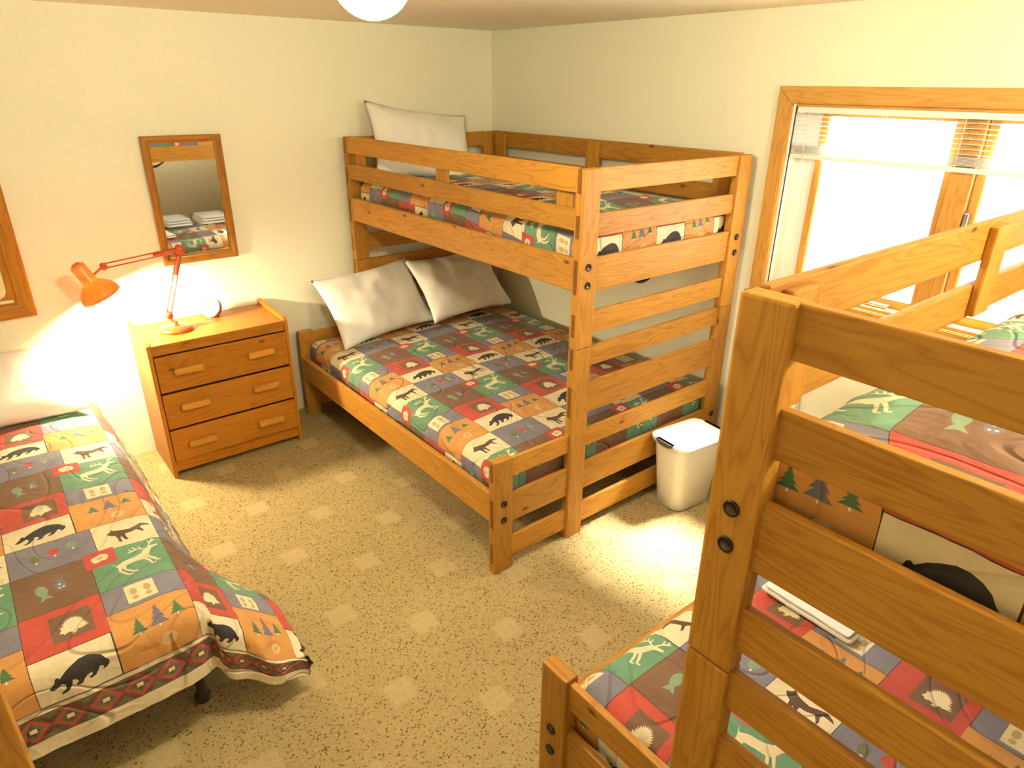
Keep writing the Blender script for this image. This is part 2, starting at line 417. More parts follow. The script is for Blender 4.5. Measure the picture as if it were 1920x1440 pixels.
wbox('sash_filler', WY1 - .012 - .1, WY1 - .012, WZ0 + .014, WZ1 - .012, .075, .115, M['vinyl'])
wbox('sash_latch', -3.006, -2.99, 1.43, 1.52, .035, .062, M['steel'], .003)
wbox('crank_handle', -2.80, -2.70, WZ0 + .014, WZ0 + .03, .02, .045, M['steel'], .004)

# blind
bl = empty('window_blind', 'white mini blind pulled up under the window head', 'blind', (0.02, -2.96, WZ1))
bo = (0.02, -2.96, WZ1)
BY0, BY1 = WY0 + .02, WY1 - .02
box('headrail', .004, .036, BY0, BY1, WZ1 - .037, WZ1 - .0125, M['vinyl'], bl, .002, bo)
for k in range(7):
    z = WZ1 - .052 - k * .0185
    box('blind_slat', .007, .033, BY0, BY1, z - .0007, z + .0007, M['vinyl'], bl, 0, bo, (0, R(8), 0))
for k in range(8):
    z = 1.722 - k * .0042
    box('blind_slat', .006, .034, BY0, BY1, z - .0008, z + .0008, M['vinyl'], bl, 0, bo)
box('bottom_rail', .005, .035, BY0, BY1, 1.668, 1.686, M['vinyl'], bl, .003, bo)
for y in (-2.303, -2.62, -2.924, -3.3, -3.6):
    bm = bmesh.new(); tube(bm, [(.003 - .02, y + 2.96, WZ1 - .037 - WZ1), (.003 - .02, y + 2.96, 1.68 - WZ1)], .0012, 6)
    tube(bm, [(.037 - .02, y + 2.96, WZ1 - .037 - WZ1), (.037 - .02, y + 2.96, 1.68 - WZ1)], .0012, 6)
    bm_obj('ladder_cord', bm, M['cord'], bl)
bm = bmesh.new(); tube(bm, [(-.018, BY1 - .055 + 2.96, -.02), (-.016, BY1 - .06 + 2.96, -.4), (-.018, BY1 - .058 + 2.96, -.78)], .0016, 6)
pc = bm_obj('pull_cord', bm, M['cord'], bl)

# ---------------------------------------------------------------- bunk beds
YF, YH, XLO, XU, XR = -2.095, -.075, -1.5716, -1.150, -.056
ZT, ZJ, ZS = 1.672, .948, .560
PW, PD = .095, .045
BASE = (-.81, -1.085, 0)
FAR = (Vector(BASE), 0.0)
_rb = Matrix.Rotation(R(-90), 3, 'Z') @ Vector(BASE)
FORE = (Vector((_rb.x + .006, _rb.y - 4.55, 0)), R(-90))

SL = [(1.582, 1.672), (1.410, 1.500), (1.185, 1.325), (1.003, 1.100),
      (.855, .945), (.630, .775), (.460, .546), (.235, .375), (.050, .155)]

def make_bunk(place, label):
    root = empty('bunk_bed', label, 'bunk bed', place[0], place[1], 'pine bunk beds')
    B = lambda n, x0, x1, y0, y1, z0, z1, m=M['pine'], bev=.006, par=None: box(n, x0, x1, y0, y1, z0, z1, m, par or root, bev, BASE)
    def bolts(post, x, y, z, sgn, cz):
        for zz in z:
            bm = bmesh.new(); ax = Matrix.Rotation(R(90 if sgn < 0 else -90), 4, 'X')
            lathe(bm, [(0, .001), (.0135, .001), (.0155, .0), (.0155, .004), (.0125, .005), (.0115, .0025), (0, .002)], 20, ax)
            b_ = bm_obj('bolt', bm, M['bolt'], post, loc=(x, y, zz - cz)); b_.data.materials.append(M['bolt_core'])
            for f_ in b_.data.polygons:
                if math.hypot(f_.center.x, f_.center.z) < .010: f_.material_index = 1
    for end, (ya, yb) in (('foot', (YF, YF + PD)), ('head', (YH - PD, YH))):
        sg = -1 if end == 'foot' else 1
        outer = ya if end == 'foot' else yb
        pdh = PD / 2 * sg
        # posts: two stacked lengths on the tall sides, one short post for the wide lower bed
        for x0 in (XU, XR - PW):
            pu = B('post', x0, x0 + PW, ya, yb, ZJ + .0008, ZT)
            plw = B('post', x0, x0 + PW, ya, yb, 0, ZJ - .0008)
            bolts(pu, 0.0, pdh, (1.295, 1.220), sg, (ZJ + ZT) / 2)
            if x0 != XU: bolts(plw, 0.0, pdh, (.346, .265), sg, ZJ / 2)
        ps = B('post', XLO, XLO + PW, ya, yb, 0, ZS)
        bolts(ps, 0.0, pdh, (.350, .270), sg, ZS / 2)
        s0 = (YF + .013) if end == 'foot' else (YH - .033)
        for i, (z0, z1) in enumerate(SL):
            xa = XLO if i >= 6 else XU
            # the slat runs through the posts and its end grain shows on the side
            B('slat', xa + .004, XR - .004, s0, s0 + .020, z0, z1, bev=.003)
            for xe_, s_ in ((xa, 1), (XR, -1)):
                B('slat_end', xe_ - .0008 * s_, xe_ + .004 * s_, s0 - .0002, s0 + .0202, z0, z1, M['pine_end'], 0)
            if i >= 6:
                for s_ in (-1, 1):
                    pass
    y0, y1 = YF + PD, YH - PD
    # upper side rails, guard rails and their uprights
    for xs, inn in ((XU, 1), (XR, -1)):
        def S_(n, d0, d1, ya, yb, z0, z1, bev=.005):
            xa, xb = xs + inn * d0, xs + inn * d1
            return B(n, min(xa, xb), max(xa, xb), ya, yb, z0, z1, bev=bev)
        S_('side_rail', .002, .030, y0, y1, 1.195, 1.33)
        S_('guard_rail', .004, .024, y0 + .001, y1 - .001, 1.582, 1.677)
        S_('guard_rail', .004, .024, y0 + .001, y1 - .001, 1.437, 1.523)
        for yc in (-.221, -1.077, -1.965):
            S_('guard_upright', .024, .044, yc - .048, yc + .048, 1.445, 1.665)
    # lower side rails
    B('side_rail', XLO + .002, XLO + .030, y0, y1, .255, .398)
    B('side_rail', XR - .030, XR - .002, y0, y1, .255, .398)
    # boards that carry the mattresses
    for k in range(10):
        yc = y1 - .1 - k * (y1 - y0 - .2) / 9
        B('bed_slat', XLO + .030, XR - .030, yc - .035, yc + .035, .262, .282, bev=.003)
        B('bed_slat', XU + .030, XR - .030, yc - .035, yc + .035, 1.200, 1.220, bev=.003)
    return root

far = make_bunk(FAR, 'far pine bunk bed in the corner beyond the dresser')
fore = make_bunk(FORE, 'near pine bunk bed in the right foreground below the window')

def mattress(name, label, place, x0, x1, y0, y1, z0, z1, flap=None, off=BASE):
    root = None
    bm = bmesh.new(); bmesh.ops.create_cube(bm, size=1)
    for v in bm.verts: v.co = Vector(((x0 + x1) / 2 - off[0] + v.co.x * (x1 - x0), (y0 + y1) / 2 - off[1] + v.co.y * (y1 - y0), (z0 + z1) / 2 + v.co.z * (z1 - z0)))
    bmesh.ops.bevel(bm, geom=bm.edges[:], offset=.05, segments=4, affect='EDGES')
    o = bm_obj(name, bm, M['mattress'], None, loc=place[0], rot=(0, 0, place[1]))
    tag(o, label, 'mattress')
    if flap:
        fx, fy, along, deep = flap
        bm = bmesh.new(); n = 16; rows = []
        for i in range(n + 1):
            t = i / n; q = -.12 + .24 * t; sag = deep * math.sin(math.pi * t) ** 1.5
            rows.append([bm.verts.new((fx - off[0] + (q if along == 'x' else -.02 + .04 * j), fy - off[1] + (q if along == 'y' else -.02 + .04 * j), z0 - .026 - sag * (1 if j == 0 else .7))) for j in range(2)])
        for a, b in zip(rows, rows[1:]): bm.faces.new((a[0], b[0], b[1], a[1]))
        bmesh.ops.solidify(bm, geom=bm.faces[:], thickness=.004)
        f = bm_obj('torn_dust_cover', bm, M['dark_cloth'], o)
        f['label'] = 'dark scrap of dust cover sagging below the mattress'
    return o

mattress('mattress', 'full mattress under the quilt of the far lower bunk', FAR, -1.505, -.10, -2.03, -.135, .283, .475)
mattress('mattress', 'twin mattress on the upper bunk of the far bed', FAR, -1.075, -.135, -2.025, -.14, 1.221, 1.41, flap=(-.70, -2.02, 'x', .042))
mattress('mattress', 'full mattress under the quilt of the near lower bunk', FORE, -1.505, -.10, -2.03, -.135, .283, .475)
mattress('mattress', 'twin mattress on the upper bunk of the near bed', FORE, -1.075, -.135, -2.025, -.14, 1.221, 1.41, flap=(-1.08, -1.27, 'y', .055))

# ---------------------------------------------------------------- patchwork quilts
QC = {
    'seam': (.060, .036, .026), 'cream': (.80, .68, .44), 'black': (.036, .030, .030), 'wolf': (.105, .055, .030),
    'blue': (.215, .200, .255), 'brown': (.190, .098, .052), 'red': (.52, .075, .050), 'orange': (.64, .30, .085),
    'green': (.135, .285, .170), 'dgreen': (.075, .175, .075), 'tan': (.50, .37, .15), 'white': (.84, .78, .66),
    'slate': (.17, .155, .20), 'border': (.165, .075, .048), 'olive': (.15, .165, .075), 'pale': (.70, .46, .20), 'fish': (.22, .32, .20)}
QN = list(QC)
QM = [fabric('quilt_' + k, [x * .92 for x in v]) for k, v in QC.items()]

def ell(cx, cy, rx, ry, n=14, rot=0):
    return [(cx + rx * math.cos(2 * math.pi * k / n) * math.cos(rot) - ry * math.sin(2 * math.pi * k / n) * math.sin(rot),
             cy + rx * math.cos(2 * math.pi * k / n) * math.sin(rot) + ry * math.sin(2 * math.pi * k / n) * math.cos(rot)) for k in range(n)]

def strips(pts, w0, w1=None):
    out = []; w1 = w1 or w0; n = len(pts) - 1
    for i in range(n):
        (x0, y0), (x1, y1) = pts[i], pts[i + 1]
        dx, dy = x1 - x0, y1 - y0; l = math.hypot(dx, dy); nx, ny = -dy / l, dx / l
        a = w0 + (w1 - w0) * i / n; b = w0 + (w1 - w0) * (i + 1) / n
        out.append([(x0 + nx * a, y0 + ny * a), (x0 - nx * a, y0 - ny * a), (x1 - nx * b, y1 - ny * b), (x1 + nx * b, y1 + ny * b)])
    return out

def tree(cx, top, bot, w):
    h = bot - top; L_ = [(cx, top)]; Rr = []
    for k in range(1, 5):
        f = k / 4
        L_.append((cx - w * f, top + h * f)); Rr.append((cx + w * f, top + h * f))
        if k < 4:
            L_.append((cx - w * f * .5, top + h * f - h * .02)); Rr.append((cx + w * f * .5, top + h * f - h * .02))
    return L_ + Rr[::-1]

BEAR = [(.15, .66), (.18, .60), (.23, .53), (.245, .455), (.275, .44), (.30, .48), (.38, .37), (.46, .30), (.56, .25), (.66, .24), (.75, .28), (.82, .36), (.86, .46),
        (.895, .52), (.885, .60), (.84, .67), (.80, .675), (.815, .61), (.77, .57), (.745, .63), (.70, .72), (.63, .745), (.62, .70), (.665, .66), (.66, .60),
        (.60, .63), (.565, .68), (.53, .765), (.46, .785), (.46, .735), (.495, .69), (.47, .62), (.43, .60), (.415, .70), (.36, .82), (.28, .865), (.275, .82),
        (.335, .755), (.345, .65), (.31, .60), (.26, .66), (.20, .70)]
WOLF = [(.22, .42), (.28, .36), (.31, .29), (.345, .34), (.43, .385), (.58, .42), (.70, .36), (.80, .32), (.90, .38), (.95, .45), (.87, .435), (.785, .43),
        (.765, .50), (.80, .60), (.785, .67), (.745, .59), (.70, .51), (.58, .56), (.50, .56), (.495, .67), (.52, .79), (.465, .79), (.445, .68), (.425, .60),
        (.405, .70), (.42, .82), (.365, .82), (.36, .66), (.34, .55), (.27, .50)]
DEER = [(.25, .40), (.30, .49), (.40, .43), (.55, .40), (.65, .35), (.70, .27), (.76, .215), (.91, .20), (.91, .235), (.81, .28), (.77, .36), (.735, .46),
        (.68, .52), (.55, .53), (.42, .56), (.38, .61), (.325, .60), (.30, .53)]
DLEGS = strips([(.34, .56), (.32, .66), (.41, .81), (.465, .81)], .022, .012) + strips([(.39, .57), (.39, .66), (.49, .77), (.545, .77)], .022, .012) + \
        strips([(.67, .48), (.725, .60), (.745, .69), (.80, .68)], .022, .012) + strips([(.715, .44), (.79, .57), (.82, .65), (.87, .64)], .022, .012) + \
        strips([(.745, .25), (.64, .19), (.50, .23)], .014) + strips([(.62, .20), (.58, .12)], .011) + strips([(.56, .215), (.52, .15)], .011) + strips([(.68, .21), (.66, .13)], .011) + \
        strips([(.77, .23), (.82, .12), (.90, .05)], .014) + strips([(.82, .12), (.80, .05)], .011) + strips([(.86, .09), (.86, .02)], .011)
HOG = [(.10, .72), (.14, .66), (.17, .58), (.15, .48)]
for k in range(15):
    a = R(190 + k * 11.5); HOG += [(.52 + .36 * math.cos(a), .56 + .40 * math.sin(a)), (.52 + .27 * math.cos(a + R(5)), .56 + .31 * math.sin(a + R(5)))]
HOG += [(.92, .62), (.84, .66), (.96, .70), (.72, .78), (.62, .76), (.56, .86), (.44, .90), (.47, .80), (.36, .76), (.24, .82), (.20, .76)]

def unit_shapes():
    """(colour, polygon in unit metres u right, v towards the foot) for one repeat of 0.435 x 0.68"""
    out = []
    g = .0011
    def patch(c, u0, u1, v0, v1, gg=g):
        out.append((c, [(u0 + gg, v0 + gg), (u1 - gg, v0 + gg), (u1 - gg, v1 - gg), (u0 + gg, v1 - gg)]))
        return lambda c2, poly: out.append((c2, [(u0 + x * (u1 - u0), v0 + y * (v1 - v0)) for x, y in poly]))
    p = patch('cream', 0, .205, 0, .135); p('black', BEAR)
    p = patch('blue', 0, .245, .135, .295)
    for x, y, c in ((.30, .52, 'olive'), (.52, .44, 'red'), (.74, .36, 'fish')):
        p(c, ell(x, y, .065, .13)); p('white', ell(x + .012, y + .15, .016, .028, 8))
    p = patch('brown', 0, .212, .295, .50)
    p('fish', ell(.34, .48, .075, .14, 14, -.15) ); p('fish', [(.34, .58), (.38, .58), (.47, .70), (.38, .69), (.30, .74)])
    p('slate', ell(.58, .47, .075, .12)); p('slate', [(.56, .38), (.60, .38), (.64, .26), (.57, .30), (.50, .27)]); p('white', ell(.57, .44, .018, .02, 6)); p('white', ell(.61, .52, .018, .016, 6)); p('white', ell(.56, .53, .016, .016, 6))
    p = patch('red', 0, .21, .50, .68)
    p('brown', [(.33, .19), (.84, .19), (.84, .84), (.33, .84)])
    p('cream', [(.38 + .42 * x, .22 + .58 * y) for x, y in HOG])
    p = patch('cream', .245, .435, .135, .295); p('wolf', WOLF)
    p = patch('green', .212, .435, .295, .507); p('cream', DEER)
    for q in DLEGS: p('cream', q)
    p = patch('blue', .21, .435, .507, .622)
    p('cream', [(.28, .12), (.65, .12), (.65, .86), (.28, .86)])
    for x in (.38, .55): p('tan', ell(x, .42, .045, .15)); p('tan', ell(x, .68, .04, .09))
    p = patch('orange', .207, .435, .622, .815)
    p('dgreen', tree(.30, .24, .47, .10)); p('slate', tree(.54, .12, .46, .12)); p('dgreen', tree(.78, .20, .40, .10))
    for x, y in ((.30, .49), (.54, .48), (.78, .42)): p('white', ell(x, y, .012, .022, 6))
    p('pale', ell(.60, .74, .10, .12, 12, .3)); p('tan', ell(.60, .74, .03, .08, 8, .5))
    # the small red patch sewn over the meeting of four
    u0, u1, v0, v1 = .198, .290, .282, .368
    out.append(('red', [(u0, v0), (u1, v0), (u1, v1), (u0, v1)]))
    out.append(('cream', [(u0 + x * (u1 - u0), v0 + y * (v1 - v0)) for x, y in [(.22, .50), (.25, .34), (.40, .30), (.55, .22), (.70, .28), (.78, .44), (.74, .60), (.66, .70), (.52, .66), (.40, .74), (.28, .70)]]))
    out.append(('tan', [(u0 + x * (u1 - u0), v0 + y * (v1 - v0)) for x, y in ell(.5, .48, .12, .07, 8)]))
    return out
UNIT = unit_shapes()

def clip_poly(poly, x0, x1, y0, y1):
    def cl(ps, ax, val, keep):
        r_ = []
        for i in range(len(ps)):
            a, b = ps[i - 1], ps[i]; ia, ib = keep(a[ax], val), keep(b[ax], val)
            if ia != ib:
                t = (val - a[ax]) / (b[ax] - a[ax]); q = [a[0] + t * (b[0] - a[0]), a[1] + t * (b[1] - a[1])]; q[ax] = val; r_.append(tuple(q))
            if ib: r_.append(b)
        return r_
    for ax, val, k in ((0, x0, lambda a, b: a >= b), (0, x1, lambda a, b: a <= b), (1, y0, lambda a, b: a >= b), (1, y1, lambda a, b: a <= b)):
        poly = cl(poly, ax, val, k)
        if len(poly) < 3: return []
    return poly

def densify(q, step=.024):
    dq = []                              # long edges are cut so that they can follow the folds
    for k in range(len(q)):
        (xa0, ya0), (xb0, yb0) = q[k], q[(k + 1) % len(q)]
        m_ = max(1, math.ceil(math.hypot(xb0 - xa0, yb0 - ya0) / step))
        dq += [(xa0 + (xb0 - xa0) * i / m_, ya0 + (yb0 - ya0) * i / m_) for i in range(m_)]
    return dq

def sheet(a0, a1, b0, b1, xa, yb, PX, PY, border=None, step=.022, warp=None):
    """flat patchwork: plan coords a (right) and b (towards the head); returns verts, tris, colour per tri"""
    su, sv = PX / .435, PY / .68
    polys = [('seam', [(a0, b0), (a1, b0), (a1, b1), (a0, b1)])]
    pat_b0 = border if border is not None else b0
    i0, i1 = math.floor((a0 - xa) / PX) - 1, math.ceil((a1 - xa) / PX) + 1
    j0, j1 = math.floor((yb - b1) / PY) - 1, math.ceil((yb - b0) / PY) + 1
    flat = []
    for i in range(i0, i1 + 1):
        for j in range(j0, j1 + 1):
            for z, (c, poly) in enumerate(UNIT):
                q = [(xa + (i * .435 + u) * su, yb - (j * .68 + v) * sv) for u, v in poly]
                if warp: q = [(a_ + warp(b_), b_) for a_, b_ in densify(q)]
                q = clip_poly(q, a0 + .0007, a1 - .0007, pat_b0 + .0007, b1 - .0007)
                if len(q) >= 3: flat.append((z, c, q))
    flat.sort(key=lambda t: t[0])
    polys += [(c, q) for _, c, q in flat]
    if border is not None:
        def strip_(c, ba, bb): polys.append((c, [(a0 + .0003, bb), (a1 - .0003, bb), (a1 - .0003, ba), (a0 + .0003, ba)]))
        strip_('cream', border, border - .014)
        strip_('border', border - .0145, border - .100)
        strip_('cream', border - .1005, b0 + .0003)
        mid = border - .057; x = a0 + .05
        while x < a1 - .12:
            for c, w, h in (('red', .044, .040), ('olive', .030, .029), ('border', .019, .018)):
                polys.append((c, [(x - w, mid), (x, mid - h), (x + w, mid), (x, mid + h)]))
            polys.append(('cream', [(x - .009, mid - .007), (x + .009, mid - .007), (x + .009, mid + .007), (x - .009, mid + .007)]))
            for s in (-1, 1):
                polys.append(('olive', [(x + .045 - .022, mid + s * .040), (x + .045, mid + s * .018), (x + .045 + .022, mid + s * .040)]))
            x += .09
    vs, fs = [], []
    for c, q in polys:
        area = sum(q[k - 1][0] * q[k][1] - q[k][0] * q[k - 1][1] for k in range(len(q)))
        if area < 0: q = q[::-1]
        q = densify(q)
        fs.append(list(range(len(vs), len(vs) + len(q)))); vs += [Vector(p_) for p_ in q]
    na, nb = int((a1 - a0) / step), int((b1 - b0) / step)
    for i in range(1, na):
        for j in range(1, nb):
            vs.append(Vector((a0 + (a1 - a0) * (i + .35 * (j % 2)) / na, b0 + (b1 - b0) * j / nb)))
    V, E_, F, _, _, _ = delaunay_2d_cdt(vs, [], fs, 0, 1e-6, True)
    # colour of a triangle = topmost polygon over its centroid
    cell = .05; grid = {}
    for k, (c, q) in enumerate(polys[1:], 1):
        xs = [p_[0] for p_ in q]; ys = [p_[1] for p_ in q]
        item = (k, min(xs), max(xs), min(ys), max(ys), q)
        for gi in range(math.floor(min(xs) / cell), math.floor(max(xs) / cell) + 1):
            for gj in range(math.floor(min(ys) / cell), math.floor(max(ys) / cell) + 1):
                grid.setdefault((gi, gj), []).append(item)
    def inside(q, x, y):
        r_ = False; x0, y0 = q[-1]
        for x1, y1 in q:
            if (y1 > y) != (y0 > y) and x < (x0 - x1) * (y - y1) / (y0 - y1) + x1: r_ = not r_
            x0, y0 = x1, y1
        return r_
    cidx = [QN.index(c) for c, _ in polys]; cols = []; tris = []
    for f in F:
        x = sum(V[k].x for k in f) / len(f); y = sum(V[k].y for k in f) / len(f); top = 0
        for k, xa_, xb_, ya_, yb_, q in reversed(grid.get((math.floor(x / cell), math.floor(y / cell)), ())):
            if xa_ <= x <= xb_ and ya_ <= y <= yb_ and inside(q, x, y):
                top = k; break
        if not (a0 < x < a1 and b0 < y < b1): continue
        tris.append(f); cols.append(cidx[top])
    return V, tris, cols

def roll(e, r, flare=0.0):
    """path length e past the mattress edge -> (outward, drop)"""
    if e <= 0: return 0.0, 0.0
    arc = r * math.pi / 2
    if e < arc: return r * math.sin(e / r), r * (1 - math.cos(e / r))
    s = e - arc; c = 1 / math.sqrt(1 + flare * flare)
    return r + s * flare * c, r + s * c

def quilt(label, place, off, sh, ex, top, r, warp=None, corner=None, crown=.015, wr=.005, seed=0, group='patchwork quilts'):
    """ex = plan rectangle (x0,x1,y0,y1) where the quilt starts to roll over the mattress edge"""
    V, T, Ccol = sh
    co = []
    for v in V:
        a, b = v.x, v.y
        dx = (ex[0] - a) if a < ex[0] else (a - ex[1] if a > ex[1] else 0)
        sx = -1 if a < ex[0] else 1
        dy = (ex[2] - b) if b < ex[2] else (b - ex[3] if b > ex[3] else 0)
        sy = -1 if b < ex[2] else 1
        ca, cb = min(max(a, ex[0]), ex[1]), min(max(b, ex[2]), ex[3])
        if corner and dx > 0 and sx > 0:
            # side drop that spreads towards the foot and ends in a loose flap
            k = max(0, min(1, (-1.40 - b) / .60)); k = k * k * (3 - 2 * k)
            h, dr = roll(dx, r, .30 + 1.0 * k)
            x = ca + min(h, r) + max(0, h - r) * (1 - .22 * k)
            q = min(1, dx / .56)
            hy, dyy = roll(dy if sy < 0 else 0, r, .05)
            g = min(1, max(0, dy) / .20) if sy < 0 else 0
            y = cb - hy - .16 * dx * g + .075 * g * math.exp(-((dx - .085) / .055) ** 2) - .02 * g * math.sin(dx * 22)
            z = top - min(dr, r) - max(0, dr - r) * (1 - .12 * k) - dyy * (1 - .60 * q)
            z = max(z, .03)
            if dy > 0 and sy > 0: y = cb + roll(dy, r)[0]; z -= roll(dy, r)[1] * .2
        else:
            fx = fy = 0.0
            if corner: fx, fy = .30, .05
            hx, dx_ = roll(dx, r, fx); hy, dy_ = roll(dy, r, fy)
            x, y = ca + sx * hx, cb + sy * hy
            if dx_ > 0 and dy_ > 0:
                z = top - max(dx_, dy_) - .15 * min(dx_, dy_)
            else: z = top - dx_ - dy_
        # crown of the bedding, quilting puffs and gathers
        tx = (a - ex[0]) / (ex[1] - ex[0]); ty = (b - ex[2]) / (ex[3] - ex[2])
        inn = max(0, min(1, min(tx, 1 - tx, ty, 1 - ty) * 6))
        p_ = Vector((a * 3.2 + seed, b * 3.2, seed * .7))
        nz = noise.noise(p_) * 1.2 + noise.noise(p_ * 2.7) * .6 + noise.noise(p_ * 6) * .35
        z += crown * inn + wr * nz * (1 if (dx <= 0 and dy <= 0) else .3)
        if dx > r: x += sx * wr * 1.3 * (noise.noise(Vector((b * 9, seed, 1))) + .5 * noise.noise(Vector((b * 31, dx * 5, seed))))
        if dy > r: y += sy * wr * 1.3 * (noise.noise(Vector((a * 9, seed, 2))) + .5 * noise.noise(Vector((a * 31, dy * 5, seed))))
        co.append((x - off[0], y - off[1], z))
    me = bpy.data.meshes.new('quilt'); me.from_pydata(co, [], T)
    for m in QM: me.materials.append(m)
    me.polygons.foreach_set('material_index', Ccol)
    me.polygons.foreach_set('use_smooth', [True] * len(T))
    me.update()
    o = link('quilt', me, None, None, place[0], (0, 0, place[1]))
    s = o.modifiers.new('thickness', 'SOLIDIFY'); s.thickness = .012; s.offset = -1
    return tag(o, label, 'quilt', group)

# far lower, near lower (full width), far upper, near upper (twin)
LOW = (-1.452, -.14, -1.975, -.18)
quilt('patchwork wildlife quilt on the far lower bunk below two pillows', FAR, BASE,
      sheet(-1.452 - .19, -.09, -1.975 - .20, -.14, -1.36, -.965, .43, .68), LOW, .500, .068, seed=1)
quilt('patchwork wildlife quilt on the near lower bunk under folded towels', FORE, BASE,
      sheet(-1.452 - .19, -.09, -1.975 - .20, -.14, -1.405, -1.426, .415, .68), LOW, .500, .068, seed=5, wr=.006)
UPP = (-1.045, -.165, -1.985, -.19)
quilt('patchwork wildlife quilt on the far upper bunk behind guard rails', FAR, BASE,
      sheet(-1.045 - .17, -.105, -1.985 - .17, -.15, -.921, -.135, .41, .638,
            warp=lambda b: -.12 * max(0, min(1, (-1.2 - b) / .8))), UPP, 1.425, .055, crown=.035, seed=9)
quilt('patchwork wildlife quilt on the near upper bunk beside the window', FORE, BASE,
      sheet(-1.045 - .17, -.105, -1.985 - .17, -.15, -.89, -2.06, .41, .68,
            warp=lambda b: -.075 * max(0, min(1, (b + 2.06) / .18))), UPP, 1.425, .055, crown=.035, seed=13, wr=.007)

# left single bed
BX0, BX1 = -3.76, -2.78
LEFT = (Vector((-3.27, -1.03, 0)), 0.0); LO = (-3.27, -1.03, 0)
quilt('patchwork wildlife quilt hanging over the single bed at left', LEFT, LO,
      sheet(BX0 - .30, -2.25, -2.365, -.09, -3.168, -1.36, .435, .71, border=-2.215, step=.02),
      (BX0, BX1, -2.025, -.12), .500, .085, corner=True, crown=.012, seed=21, wr=.006)
mattress('mattress', 'single mattress under the quilt hanging at left', LEFT, BX0 - .02, BX1 + .04, -2.05, -.06, .30, .485, off=LO)
bf = empty('bed_frame', 'low metal bed frame under the left single bed', 'bed frame', LEFT[0])
box('frame_rail', BX0 - .01, BX0 + .02, -2.0, -.07, .265, .30, M['dark_metal'], bf, .002, LO)
box('frame_rail', BX1 + .005, BX1 + .035, -2.0, -.07, .265, .30, M['dark_metal'], bf, .002, LO)
for y in (-1.96, -1.0, -.12): box('cross_bar', BX0 + .02, BX1 + .005, y - .015, y + .015, .27, .295, M['dark_metal'], bf, .002, LO)
for x in (BX0 + .01, BX1 + .02):
    for y in (-1.985, -.12):
        bm = bmesh.new(); lathe(bm, [(0, 0), (.022, 0), (.024, .01), (.024, .03), (.014, .04), (.014, .268), (0, .268)], 16)
        bm_obj('leg', bm, M['dark_metal'], bf, loc=(x - LO[0], y - LO[1], 0))

# ---------------------------------------------------------------- pillows
def pillow(label, center, size, rot, seed, group='white pillows', sag=.0):
    w, h, t = size; n, m = 30, 22
    bm = bmesh.new(); top, bot = [], []
    for j in range(m + 1):
        rt_, rb_ = [], []
        for i in range(n + 1):
            u, v = i / n * 2 - 1, j / m * 2 - 1
            # pulled-in sides, pointed corners
            x = u * w / 2 * (1 - .07 * (1 - abs(v) ** 2.5) * abs(u) ** 3 * 1.0 + .02 * abs(u * v))
            y = v * h / 2 * (1 - .09 * (1 - abs(u) ** 2.5) * abs(v) ** 3 * 1.0 + .02 * abs(u * v))
            prof = ((1 - abs(u) ** 2.6) * (1 - abs(v) ** 2.4)) ** .52
            q = Vector((x * 6 + seed, y * 6, seed))
            nz = noise.noise(q) * .020 + noise.noise(q * 2.3) * .011 + abs(noise.noise(Vector((x * 4 + y * 9 + seed, y * 3 - x * 12, seed)))) * -.012
            # creases gathering at the corners and edges
            rad = abs(noise.noise(Vector((math.atan2(v - .2, u) * 4, seed * 3.1, .5)))) * .020 * (abs(u) ** 2 + abs(v) ** 2) * (1 - prof)
            z = t / 2 * prof + (nz - rad) * min(1, prof * 3)
            zb = -t / 2 * prof * .8 + nz * .5 * min(1, prof * 3)
            s = -sag * (u * u)
            edge = i in (0, n) or j in (0, m)
            vt = bm.verts.new((x, y, (0 if edge else z) + s)); rt_.append(vt)
            rb_.append(vt if edge else bm.verts.new((x, y, zb + s)))
        top.append(rt_); bot.append(rb_)
    for j in range(m):
        for i in range(n):
            bm.faces.new((top[j][i], top[j][i + 1], top[j + 1][i + 1], top[j + 1][i]))
            f = (bot[j][i], bot[j + 1][i], bot[j + 1][i + 1], bot[j][i + 1])
            try: bm.faces.new(f)
            except ValueError: pass
    bmesh.ops.recalc_face_normals(bm, faces=bm.faces[:])
    o = bm_obj('pillow', bm, M['white_cloth'], None, loc=center, rot=rot)
    return tag(o, label, 'pillow', group)

def lean(tilt, roll_, yaw=0):
    """pillow standing with its face towards -y, tipped back"""
    return (Matrix.Rotation(R(yaw), 3, 'Z') @ Matrix.Rotation(R(90 - tilt), 3, 'X') @ Matrix.Rotation(R(roll_), 3, 'Z')).to_euler()

pillow('white pillow leaning on the wall on the far upper bunk', (-.700, -.235, 1.622), (.68, .46, .14), lean(30, -9), 2)
pillow('creased white pillow at the left of the far lower bunk', (-1.11, -.275, .715), (.68, .46, .16), lean(38, 4, 3), 5)
pillow('creased white pillow nearer the corner on the far lower bunk', (-.50, -.310, .740), (.68, .46, .15), lean(42, -1, 6), 11)
pillow('white pillow at the head of the left single bed', (-3.10, -.25, .635), (.70, .46, .19), lean(62, 0), 8)

